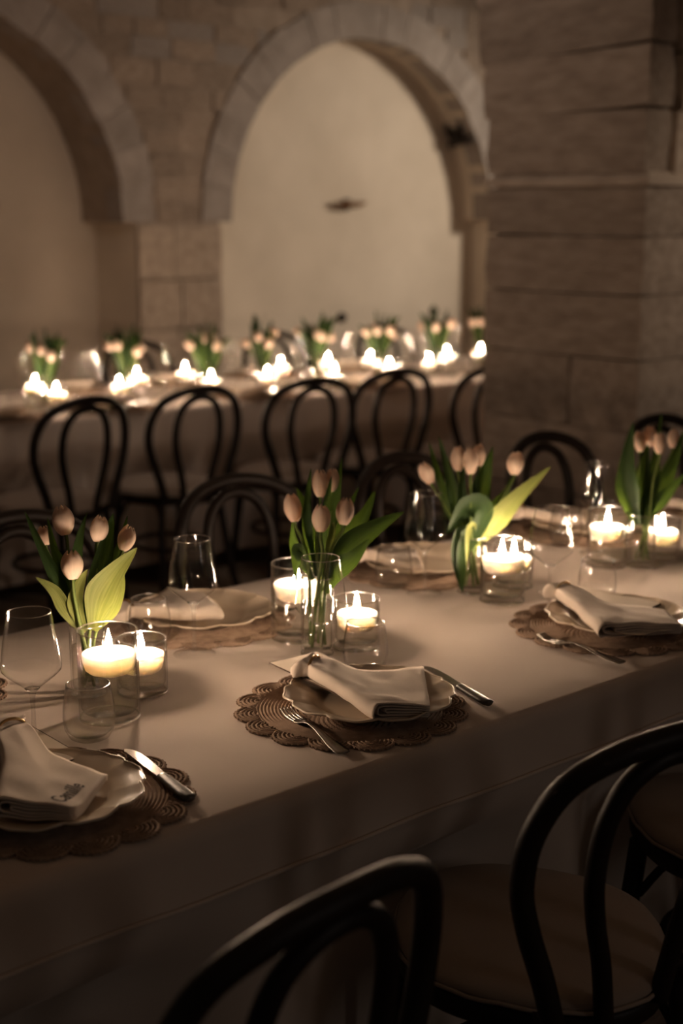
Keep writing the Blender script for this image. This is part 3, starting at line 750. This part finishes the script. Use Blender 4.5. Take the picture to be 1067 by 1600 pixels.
def fork_meshes():
    hd = []; g1 = G(); L_ = 0.205
    prof = [(0.0, 0.0105, 0.003), (0.006, 0.0125, 0.0035), (0.03, 0.0115, 0.0045), (0.06, 0.0075, 0.007), (0.09, 0.0048, 0.011), (0.115, 0.0042, 0.0125), (0.128, 0.006, 0.011), (0.138, 0.0115, 0.0075), (0.148, 0.0125, 0.006), (0.156, 0.0125, 0.0055)]
    v = []; f = []
    for (x, w, z_) in prof:
        for (s, h) in ((-1, -0.2), (-0.6, -1), (0.6, -1), (1, -0.2), (1, 0.3), (0.5, 1), (-0.5, 1), (-1, 0.3)):
            v.append((x, s*w, z_ + h*0.0014))
    n = 8
    for i in range(len(prof) - 1):
        for k in range(n): f.append((i*n + k, i*n + (k+1) % n, (i+1)*n + (k+1) % n, (i+1)*n + k))
    f.append(tuple(range(n-1, -1, -1))); f.append(tuple((len(prof)-1)*n + k for k in range(n)))
    tines = []
    for k in range(4):
        y = -0.0095 + 0.00633*k
        tines.append(G().add(*tube(spline([(0.150, y, 0.0058), (0.165, y, 0.0042), (0.185, y, 0.005), (0.205, y*0.98, 0.011)], 4), [0.0022]*5 + [0.002]*5 + [0.0015]*3, 6)).mesh('tine'))
    return pyd('fork_handle', v, f), tines
FKM = fork_meshes()
def place_two(o, p0, p1):
    d_ = Vector(p1) - Vector(p0); o.location = p0; o.rotation_euler = (0, 0, math.atan2(d_.y, d_.x))
def fork(p_end, p_tip, where, mat='steel'):
    t = thing('fork', 'steel dinner fork ' + where, 'fork', (0, 0, 0), 0, 'forks'); place_two(t, p_end, p_tip)
    obj('handle', FKM[0], 'steel', t)
    for m_ in FKM[1]: obj('tine', m_, 'steel', t)
def knife_meshes():
    hv = []; f = []
    prof = [(0.0, 0.007), (0.004, 0.0115), (0.02, 0.0122), (0.06, 0.0108), (0.090, 0.0092), (0.096, 0.0092)]
    n = 10
    for (x, w) in prof:
        for k in range(n): a = 2*PI*k/n; hv.append((x, w*math.cos(a), 0.0062 + min(w, 0.0065)*0.82*math.sin(a)))
    for i in range(len(prof) - 1):
        for k in range(n): f.append((i*n + k, i*n + (k+1) % n, (i+1)*n + (k+1) % n, (i+1)*n + k))
    f.append(tuple(range(n-1, -1, -1))); f.append(tuple((len(prof)-1)*n + k for k in range(n)))
    h = pyd('knife_handle', hv, f)
    out = [(0.096, -0.0065), (0.104, -0.0085), (0.150, -0.0105), (0.190, -0.0100), (0.212, -0.0055), (0.222, 0.004), (0.215, 0.0075), (0.150, 0.0075), (0.104, 0.0060), (0.096, 0.0060)]
    bv = [(x, y, z_) for z_ in (0.0052, 0.0070) for x, y in out]; m_ = len(out)
    bf = [tuple(range(m_-1, -1, -1)), tuple(range(m_, 2*m_))] + [(i, (i+1) % m_, m_ + (i+1) % m_, m_ + i) for i in range(m_)]
    return h, pyd('knife_blade', bv, bf, False)
KM = knife_meshes()
def knife(p_end, p_tip, where, mat='pewter'):
    t = thing('knife', 'table knife with dark handle ' + where, 'knife', (0, 0, 0), 0, 'knives'); place_two(t, p_end, p_tip)
    obj('handle', KM[0], mat, t); obj('blade', KM[1], 'steel', t)

ZP = TZ + 0.0045            # top of the placemats
SET = {'S1': (0.945, 1.682), 'S2': (1.509, 1.688), 'S3': (2.215, 1.705), 'F0': (0.955, 2.25), 'F1': (1.622, 2.28), 'F2': (2.262, 2.29), 'F3': (2.86, 2.29), 'F4': (3.40, 2.27)}
WH = {'S1': 'in the lower left corner', 'S2': 'at the middle near-side setting', 'S3': 'at the right near-side setting', 'F0': 'cut off at the left edge on the far side',
      'F1': 'on the far side behind the left candles', 'F2': 'on the far side behind the middle candles', 'F3': 'on the far side behind the candle by the rightmost wine glass', 'F4': 'on the far side at the right edge'}
for k, (nm, (x, y)) in enumerate(SET.items()):
    doily(x, y, TZ + 0.0015, 0.15 + 0.11*k, WH[nm], 'placemats on the front table')
    ox, oy = {'S1': (-0.022, 0.0), 'S2': (0.030, -0.013), 'S3': (0.022, -0.008)}.get(nm, (0.01, 0.0))
    if nm != 'F0': plate(x + ox, y + oy, ZP, 0.3*k, WH[nm], 'plates on the front table')
ZN = ZP + 0.024
def pxn(*q): return [atz(u, v, z_) for (u, v, z_) in q]
cA = ((420, 1036, ZN + 0.004), (495, 1018, ZN + 0.004), (568, 1110, ZN - 0.004))
card(*[atz(*q) for q in cA], 'tucked under the middle folded napkin')
card(atz(840, 925, ZN + 0.002), atz(878, 910, ZN + 0.002), atz(938, 988, ZN - 0.003), 'tucked under the right near-side napkin')
card(atz(-25, 1150, ZN + 0.002), atz(44, 1131, ZN + 0.002), atz(90, 1195, ZN - 0.006), 'corner showing behind the left napkin')
NP = {'S2': ((488, 1052, ZN + 0.006), (662, 1040, ZN + 0.004), (672, 1114, ZN), (592, 1118, ZN)),
      'S1': ((18, 1152, ZN + 0.006), (168, 1208, ZN + 0.004), (116, 1278, ZN), (2, 1272, ZN)),
      'S3': ((878, 932, ZN + 0.006), (1038, 950, ZN + 0.004), (1066, 984, ZN), (945, 990, ZN)),
      'F1': ((196, 962, ZN + 0.006), (262, 916, ZN + 0.004), (318, 936, ZN), (341, 962, ZN)),
      'F2': ((566, 872, ZN + 0.006), (610, 850, ZN + 0.004), (650, 866, ZN), (656, 888, ZN)),
      'F3': ((812, 806, ZN + 0.006), (860, 788, ZN + 0.004), (905, 800, ZN), (908, 818, ZN)),
      'F4': ((1030, 790, ZN + 0.006), (1060, 762, ZN + 0.004), (1110, 776, ZN), (1112, 794, ZN))}
NW = {'S1': 'embroidered with a name, in the lower left corner', 'S2': 'gathered in a ring, on the middle near-side plate', 'S3': 'gathered in a ring, on the right near-side plate',
      'F1': 'on the far plate behind the left candles', 'F2': 'on the far plate behind the middle candles', 'F3': 'on the far plate in front of the stone pier', 'F4': 'on the far plate at the right edge'}
for k, (nm, q) in enumerate(NP.items()):
    t, V, Fc, base = napkin(*[atz(*c_) for c_ in q], ZN - 0.006, NW[nm], k*3.1)
    if nm == 'S1':
        bvh = BVHTree.FromPolygons(V, Fc)
        cu = bpy.data.curves.new('embroidered_name', 'FONT'); cu.body = 'Camille'; cu.size = 1.0; cu.shear = 0.25; cu.offset = 0.015; cu.resolution_u = 3
        to = bpy.data.objects.new('embroidered_name', cu); C.objects.link(to)
        dg = bpy.context.evaluated_depsgraph_get(); me = bpy.data.meshes.new_from_object(to.evaluated_get(dg)); bpy.data.objects.remove(to)
        xs = [v_.co.x for v_ in me.vertices]; wd_ = max(xs) - min(xs)
        p0, p1 = atz(100, 1256, ZN + 0.012), atz(133, 1214, ZN + 0.016)
        ex = (p1 - p0); ln = ex.length; ex.normalize(); ey = Vector((-ex.y, ex.x, 0)).normalized()
        for v_ in me.vertices:
            w_ = p0 + ex*((v_.co.x - min(xs))/wd_*ln) + ey*(v_.co.y*ln/wd_*1.15); hit = bvh.ray_cast(Vector((w_.x, w_.y, 1.0)), Vector((0, 0, -1)))
            w_.z = (hit[0].z if hit[0] else ZN + 0.02) + 0.0014; v_.co = w_ - base
        o = obj('embroidered_name', me, 'thread', t); o['label'] = 'brown embroidered script reading Camille'
fork(atz(537, 1179, ZP), atz(408, 1088, ZP), 'with tines resting on the middle placemat')
knife(atz(764, 1104, ZP), atz(650, 1038, ZP), 'its handle showing right of the middle plate')
knife(atz(298, 1254, ZP), atz(186, 1166, ZP), 'lying right of the plate in the lower left corner')
fork(atz(972, 1038, ZP), atz(850, 1000, ZP), 'in front of the right near-side plate')
fork(atz(342, 935, ZP + 0.004), atz(406, 948, ZP + 0.004), 'right of the far plate behind the left candles')

# settings on the back table, small
BSN = napkin_mesh((0.0, 0.0, 0.0), (0.10, 0.12, 0.0), (0.19, 0.06, 0.0), (0.16, -0.02, 0.0), 0.0, 4)
BSM = pyd('folded_cloth', *BSN)
for k, (s_, t_) in enumerate(BS):
    side = 'near' if t_ < 0.5 else 'far'; w_ = '%s from the left along the %s side of the back table' % (ORD[k if k < 4 else k - 4], side)
    p_ = bt_pt(s_, t_)
    doily(p_.x, p_.y, TZ + 0.0015, 0.2*k, w_, 'placemats on the back table')
    plate(p_.x, p_.y, ZP, 0.3*k, w_, 'plates on the back table')
    n_ = thing('napkin', 'folded cream linen napkin ' + w_, 'napkin', (p_.x - 0.07, p_.y - 0.01, ZP + 0.022), BT_A + (0.3 if side == 'near' else -0.4), 'napkins on the back table')
    o = obj('folded_cloth', BSM, 'napkin', n_); solidify(o, 0.0016)

# ------------------------------------------------------------------ tulips
def petal_mesh(Rr, h, outer, seed):
    r_ = random.Random(seed); v, f, uv = [], [], []; ns, nt_ = 8, 12
    op = r_.uniform(-0.03, 0.05)
    for j in range(nt_ + 1):
        t = j/nt_
        rad = Rr*(math.sin(PI*(0.07 + 0.865*t))**0.60)*(1.04 if outer else 0.92) + op*Rr*t
        wa = (0.30 + 0.95*math.sin(PI*min(1, 0.12 + t*0.86))**0.8)*(1 - smooth01((t - 0.80)/0.20)*0.62)
        for i in range(ns + 1):
            s = -1 + 2*i/ns; a = s*wa
            rr = rad*(1 - 0.07*s*s + (0.05*(1 - abs(s))**3))
            zz = h*(t - 0.05*s*s*t)
            v.append((rr*math.cos(a), rr*math.sin(a), zz)); uv.append((i/ns, t))
    for j in range(nt_):
        for i in range(ns): a = j*(ns+1) + i; f.append((a, a + 1, a + ns + 2, a + ns + 1))
    return v, f, uv
def head(parent, pos, axis, Rr, h, seed):
    axis = Vector(axis).normalized(); q = axis.to_track_quat('Z', 'Y').to_matrix()
    r_ = random.Random(seed); a0 = r_.uniform(0, 6)
    for k in range(6):
        outer = k < 3; v, f, uv = petal_mesh(Rr, h*(1 if outer else 0.985)*r_.uniform(0.96, 1.02), outer, seed*10 + k)
        rot = Matrix.Rotation(a0 + k*2*PI/3 + (PI/3 if not outer else 0), 3, 'Z')
        obj('petal', pyd('petal', [pos + q @ (rot @ Vector(p_)) for p_ in v], f, True, uv), 'petal', parent)
def leaf_mesh(path, width, facing, fold=0.30, twist=0.0, seed=0):
    P_ = spline(path, 7); m = len(P_); v, f, uv = [], [], []; ns = 6
    for i, p_ in enumerate(P_):
        t = i/(m - 1); tg = (P_[min(i+1, m-1)] - P_[max(i-1, 0)]).normalized()
        wv = tg.cross(facing).normalized(); nn = wv.cross(tg).normalized()
        an = twist*(0.4 + 0.6*t); wv, nn = wv*math.cos(an) + nn*math.sin(an), nn*math.cos(an) - wv*math.sin(an)
        w = width*0.5*(0.34 + 0.66*smooth01(t/0.45))*(max(0.0, 1 - ((t - 0.42)/0.58)**1.5 if t > 0.42 else 1.0))**1.05 + 0.0004
        for k in range(ns + 1):
            s = -1 + 2*k/ns
            v.append(p_ + wv*(w*s) + nn*(abs(s)**1.5*w*fold + 0.0012*math.sin(t*11 + seed + s*2)*abs(s))); uv.append((k/ns, t))
    for i in range(m - 1):
        for k in range(ns): a = i*(ns+1) + k; f.append((a, a + 1, a + ns + 2, a + ns + 1))
    return pyd('leaf', v, f, True, uv)
def vase_meshes(r, h, lvl):
    return cyl_meshes(r, h, lvl)
VM = vase_meshes(0.031, 0.125, 0.085); VM2 = vase_meshes(0.031, 0.150, 0.10)
def tulip_vase(p, mm, where, group):
    t = thing('tulip_vase', 'narrow clear glass vase ' + where.replace('in the', 'of the', 1), 'glass vase', p, 0, group)
    obj('glass_wall', mm[0], 'glass', t); obj('rim', mm[1], 'rim', t); obj('water', mm[2], 'water', t); obj('base_ring', mm[3], 'rim', t)
def bouquet(base, heads, leaves, where, vm, seed, vh):
    """heads: (bottom px, top px, width px, depth offset); leaves: (px path, width px, depth offset, twist, material, owner)"""
    r_ = random.Random(seed); dep = depth_of(base + Vector((0, 0, 0.1)))
    tulip_vase(base, vm, where, 'tulip vases on the front table')
    side = Vector((rX, rY, 0)); fw = Vector((fX, fY, 0)); roots = []
    neck = base + Vector((0, 0, vh - 0.012))
    for k, (bp_, tp_, w, off, desc) in enumerate(heads):
        hb, ht = atd(*bp_, dep + off), atd(*tp_, dep + off*1.08)
        mpp = (dep + off)/F_PX; n = len(heads)
        a = 2*PI*k/n + seed; root = base + Vector((math.cos(a)*0.015, math.sin(a)*0.015, 0.016))
        nk = neck + (hb - neck)*0.05; dxy = Vector((nk.x - base.x, nk.y - base.y, 0))
        nk = Vector((base.x, base.y, nk.z)) + (side*max(-0.017, min(0.017, (hb - base).dot(side)*0.35)) + fw*max(-0.015, min(0.015, off*0.5)))
        t = thing('tulip', 'cream white tulip, %s, %s' % (desc, where), 'tulip', root, 0, 'tulips on the front table')
        ax = (ht - hb)
        st = spline([root, nk, nk + (hb - nk)*0.5 + side*r_.uniform(-0.006, 0.006) + Vector((0, 0, 0.006)), hb - ax.normalized()*0.012, hb + ax*0.02], 5)
        me = G().add(*tube([p_ - root for p_ in st], 0.0031, 8)).mesh('stem'); obj('stem', me, 'stem', t)
        head(t, hb - root, ax, w*mpp*0.5, ax.length, seed*7 + k); roots.append((t, root))
    for k, (path, w, off, tw, mat, own) in enumerate(leaves):
        t, root = roots[own % len(roots)]; pts = []
        for j, px_ in enumerate(path):
            q = j/(len(path) - 1); pts.append(atd(px_[0], px_[1], dep + off*(0.25 + 0.75*q)) - root)
        d0 = pts[0] + root; inside = Vector((base.x, base.y, d0.z)); dd = d0 - inside; dd.z = 0
        if len(path) > 1 and path[0][1] > 0 and d0.z < base.z + vh + 0.05:
            if d0.z < base.z + vh + 0.003 and dd.length > 0.022: pts[0] = inside + dd.normalized()*0.022 - root
        fc = -VIEW + side*r_.uniform(-0.35, 0.35) + Vector((0, 0, r_.uniform(0.0, 0.3)))
        obj('leaf', leaf_mesh(pts, w*(dep + off)/F_PX, fc, r_.uniform(0.2, 0.4), tw, k), mat, t)
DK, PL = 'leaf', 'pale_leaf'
V1 = atz(140, 1083, TB)
bouquet(V1, [((103, 836), (94, 788), 33, 0.00, 'tallest, at top left'), ((152, 847), (158, 805), 28, 0.03, 'half hidden by a dark leaf'), ((192, 860), (205, 821), 27, 0.02, 'rightmost bloom'),
        ((114, 905), (111, 859), 34, -0.03, 'lowest bloom in front'), ((72, 852), (66, 821), 22, 0.05, 'dim bloom behind leaves at left')],
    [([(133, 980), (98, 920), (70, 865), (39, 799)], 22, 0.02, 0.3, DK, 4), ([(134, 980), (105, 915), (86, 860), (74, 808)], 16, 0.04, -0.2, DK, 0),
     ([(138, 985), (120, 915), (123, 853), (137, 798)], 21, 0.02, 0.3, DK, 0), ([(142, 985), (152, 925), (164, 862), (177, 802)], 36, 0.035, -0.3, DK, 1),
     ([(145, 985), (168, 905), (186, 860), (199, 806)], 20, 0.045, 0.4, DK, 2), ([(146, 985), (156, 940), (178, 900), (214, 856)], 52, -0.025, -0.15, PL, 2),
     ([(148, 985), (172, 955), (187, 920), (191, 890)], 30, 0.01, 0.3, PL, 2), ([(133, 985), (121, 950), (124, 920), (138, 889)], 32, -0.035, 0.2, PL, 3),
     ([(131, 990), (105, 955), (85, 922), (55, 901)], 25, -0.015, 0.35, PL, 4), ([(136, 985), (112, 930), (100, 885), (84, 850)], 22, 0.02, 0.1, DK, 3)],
    'in the leftmost bouquet', VM, 1, 0.125)
V2 = atz(496, 1021, TB)
bouquet(V2, [((461, 815), (453, 771), 27, 0.01, 'leftmost bloom'), ((501, 831), (502, 787), 28, -0.03, 'lowest bloom in front'), ((536, 820), (542, 776), 28, -0.01, 'rightmost bloom'),
        ((500, 777), (499, 733), 24, 0.03, 'open bloom at top left'), ((520, 769), (519, 731), 22, 0.045, 'topmost bloom at the back')],
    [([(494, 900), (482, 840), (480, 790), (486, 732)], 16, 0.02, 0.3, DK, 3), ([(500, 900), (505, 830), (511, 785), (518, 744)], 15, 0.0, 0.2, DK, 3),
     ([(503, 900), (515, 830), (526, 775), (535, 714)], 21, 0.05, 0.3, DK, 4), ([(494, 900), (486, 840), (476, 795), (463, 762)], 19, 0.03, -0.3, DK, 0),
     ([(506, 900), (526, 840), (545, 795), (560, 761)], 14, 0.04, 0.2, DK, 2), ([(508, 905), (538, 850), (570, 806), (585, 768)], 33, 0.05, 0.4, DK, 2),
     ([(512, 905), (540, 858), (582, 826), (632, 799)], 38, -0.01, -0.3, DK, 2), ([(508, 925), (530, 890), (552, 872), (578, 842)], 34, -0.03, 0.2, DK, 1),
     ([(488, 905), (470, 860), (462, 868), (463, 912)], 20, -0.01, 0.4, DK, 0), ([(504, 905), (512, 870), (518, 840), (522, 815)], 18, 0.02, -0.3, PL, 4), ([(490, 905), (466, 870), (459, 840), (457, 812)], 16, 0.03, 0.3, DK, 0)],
    'in the second bouquet from the left', VM2, 2, 0.15)
V3 = atz(736, 925, TB)
bouquet(V3, [((674, 755), (659, 722), 23, 0.0, 'leftmost bloom'), ((716, 736), (715, 696), 22, 0.01, 'second bloom from the left'), ((735, 741), (735, 698), 22, -0.02, 'front bloom of the upright pair'),
        ((749, 728), (748, 694), 20, 0.03, 'back bloom of the upright pair'), ((803, 742), (808, 705), 26, 0.01, 'rightmost bloom standing apart')],
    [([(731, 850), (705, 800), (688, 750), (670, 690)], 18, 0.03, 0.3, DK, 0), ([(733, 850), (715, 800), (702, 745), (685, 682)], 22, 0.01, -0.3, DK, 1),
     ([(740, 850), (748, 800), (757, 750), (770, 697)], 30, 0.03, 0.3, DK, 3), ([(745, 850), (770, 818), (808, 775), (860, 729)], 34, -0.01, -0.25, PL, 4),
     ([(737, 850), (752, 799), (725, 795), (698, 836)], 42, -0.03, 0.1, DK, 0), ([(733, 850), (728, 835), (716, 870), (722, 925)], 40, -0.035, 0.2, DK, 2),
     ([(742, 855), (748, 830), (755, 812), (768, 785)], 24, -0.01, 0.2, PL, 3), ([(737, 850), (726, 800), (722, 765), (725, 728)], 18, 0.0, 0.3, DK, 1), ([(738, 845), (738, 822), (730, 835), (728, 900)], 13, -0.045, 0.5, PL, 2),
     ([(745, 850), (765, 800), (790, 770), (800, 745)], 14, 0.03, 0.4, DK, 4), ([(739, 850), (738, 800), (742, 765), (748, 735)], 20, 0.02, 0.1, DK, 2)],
    'in the third bouquet from the left', VM, 3, 0.125)
V4 = atz(1002, 885, TB)
bouquet(V4, [((1030, 709), (1029, 674), 19, -0.02, 'upright front bloom'), ((1000, 706), (999, 672), 18, 0.02, 'leftmost bloom'), ((1013, 698), (1015, 664), 20, 0.04, 'pale bloom behind'),
        ((1050, 700), (1054, 668), 17, 0.03, 'rightmost bloom')],
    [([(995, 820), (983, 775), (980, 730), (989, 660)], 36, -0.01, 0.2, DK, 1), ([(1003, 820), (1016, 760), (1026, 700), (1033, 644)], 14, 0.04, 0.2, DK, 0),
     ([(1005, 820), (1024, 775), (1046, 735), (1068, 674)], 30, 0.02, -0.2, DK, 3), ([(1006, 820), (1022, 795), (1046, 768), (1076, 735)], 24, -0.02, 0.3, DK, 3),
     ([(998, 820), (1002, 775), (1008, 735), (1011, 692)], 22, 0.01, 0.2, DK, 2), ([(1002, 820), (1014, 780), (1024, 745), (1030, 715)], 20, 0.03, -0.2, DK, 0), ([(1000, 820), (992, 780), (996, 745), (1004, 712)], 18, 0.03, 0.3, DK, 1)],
    'in the rightmost front-table bouquet', VM, 4, 0.125)
# back-table bouquets: shared bloom and leaf shapes, one tulip each
HB = pyd('petal', *petal_mesh(0.020, 0.050, True, 5)[:2], True, petal_mesh(0.020, 0.050, True, 5)[2])
LB = [leaf_mesh([(0, 0, 0.05), (0.006 + s*0.010, 0, 0.15), (0.016 + s*0.018, 0, 0.22), (0.025 + s*0.034, 0, 0.295 - s*0.015)], 0.042, Vector((0, -1, 0.2)), 0.3, 0.3, s) for s in (0, 1, 2)]
for b_, p_ in enumerate(BACK_V):
    w_ = 'in the %s bouquet from the left on the back table' % ORD[b_]
    tulip_vase(p_, VM, w_, 'tulip vases on the back table')
    r_ = random.Random(60 + b_); angs = sorted([2*PI*k/5 + r_.uniform(-0.4, 0.4) for k in range(5)], key=lambda a_: math.cos(a_)*rX + math.sin(a_)*rY)
    for k in range(5):
        a = angs[k]; lean = r_.uniform(0.02, 0.06); hh = r_.uniform(0.165, 0.215)
        root = p_ + Vector((math.cos(a)*0.016, math.sin(a)*0.016, 0.016))
        t = thing('tulip', 'cream tulip, %s, %s' % (('leftmost bloom', 'second bloom', 'middle bloom', 'fourth bloom', 'rightmost bloom')[k], w_.replace('from the left ', 'from left ')), 'tulip', root, 0, 'tulips on the back table')
        top = Vector((math.cos(a)*lean, math.sin(a)*lean, hh))
        obj('stem', G().add(*tube(spline([(0, 0, 0), (0, 0, 0.11), top*0.75 + Vector((0, 0, 0.01)), top], 4), 0.0032, 6)).mesh('stem'), 'stem', t)
        q = Vector((math.cos(a)*lean*2.5, math.sin(a)*lean*2.5, hh)).to_track_quat('Z', 'Y')
        for j in range(6):
            o = obj('petal', HB, 'petal', t, top); o.rotation_euler = (q @ Matrix.Rotation(j*2*PI/3 + (PI/3 if j > 2 else 0), 3, 'Z').to_quaternion()).to_euler()
            if j > 2: o.scale = (0.9, 0.9, 0.98)
        for j in range(3):
            o = obj('leaf', LB[r_.randrange(3)], 'leaf', t, (0, 0, -0.0)); o.rotation_euler = (0, 0, a + r_.uniform(-0.8, 0.8)); o.scale = (1, 1, r_.uniform(0.85, 1.12))
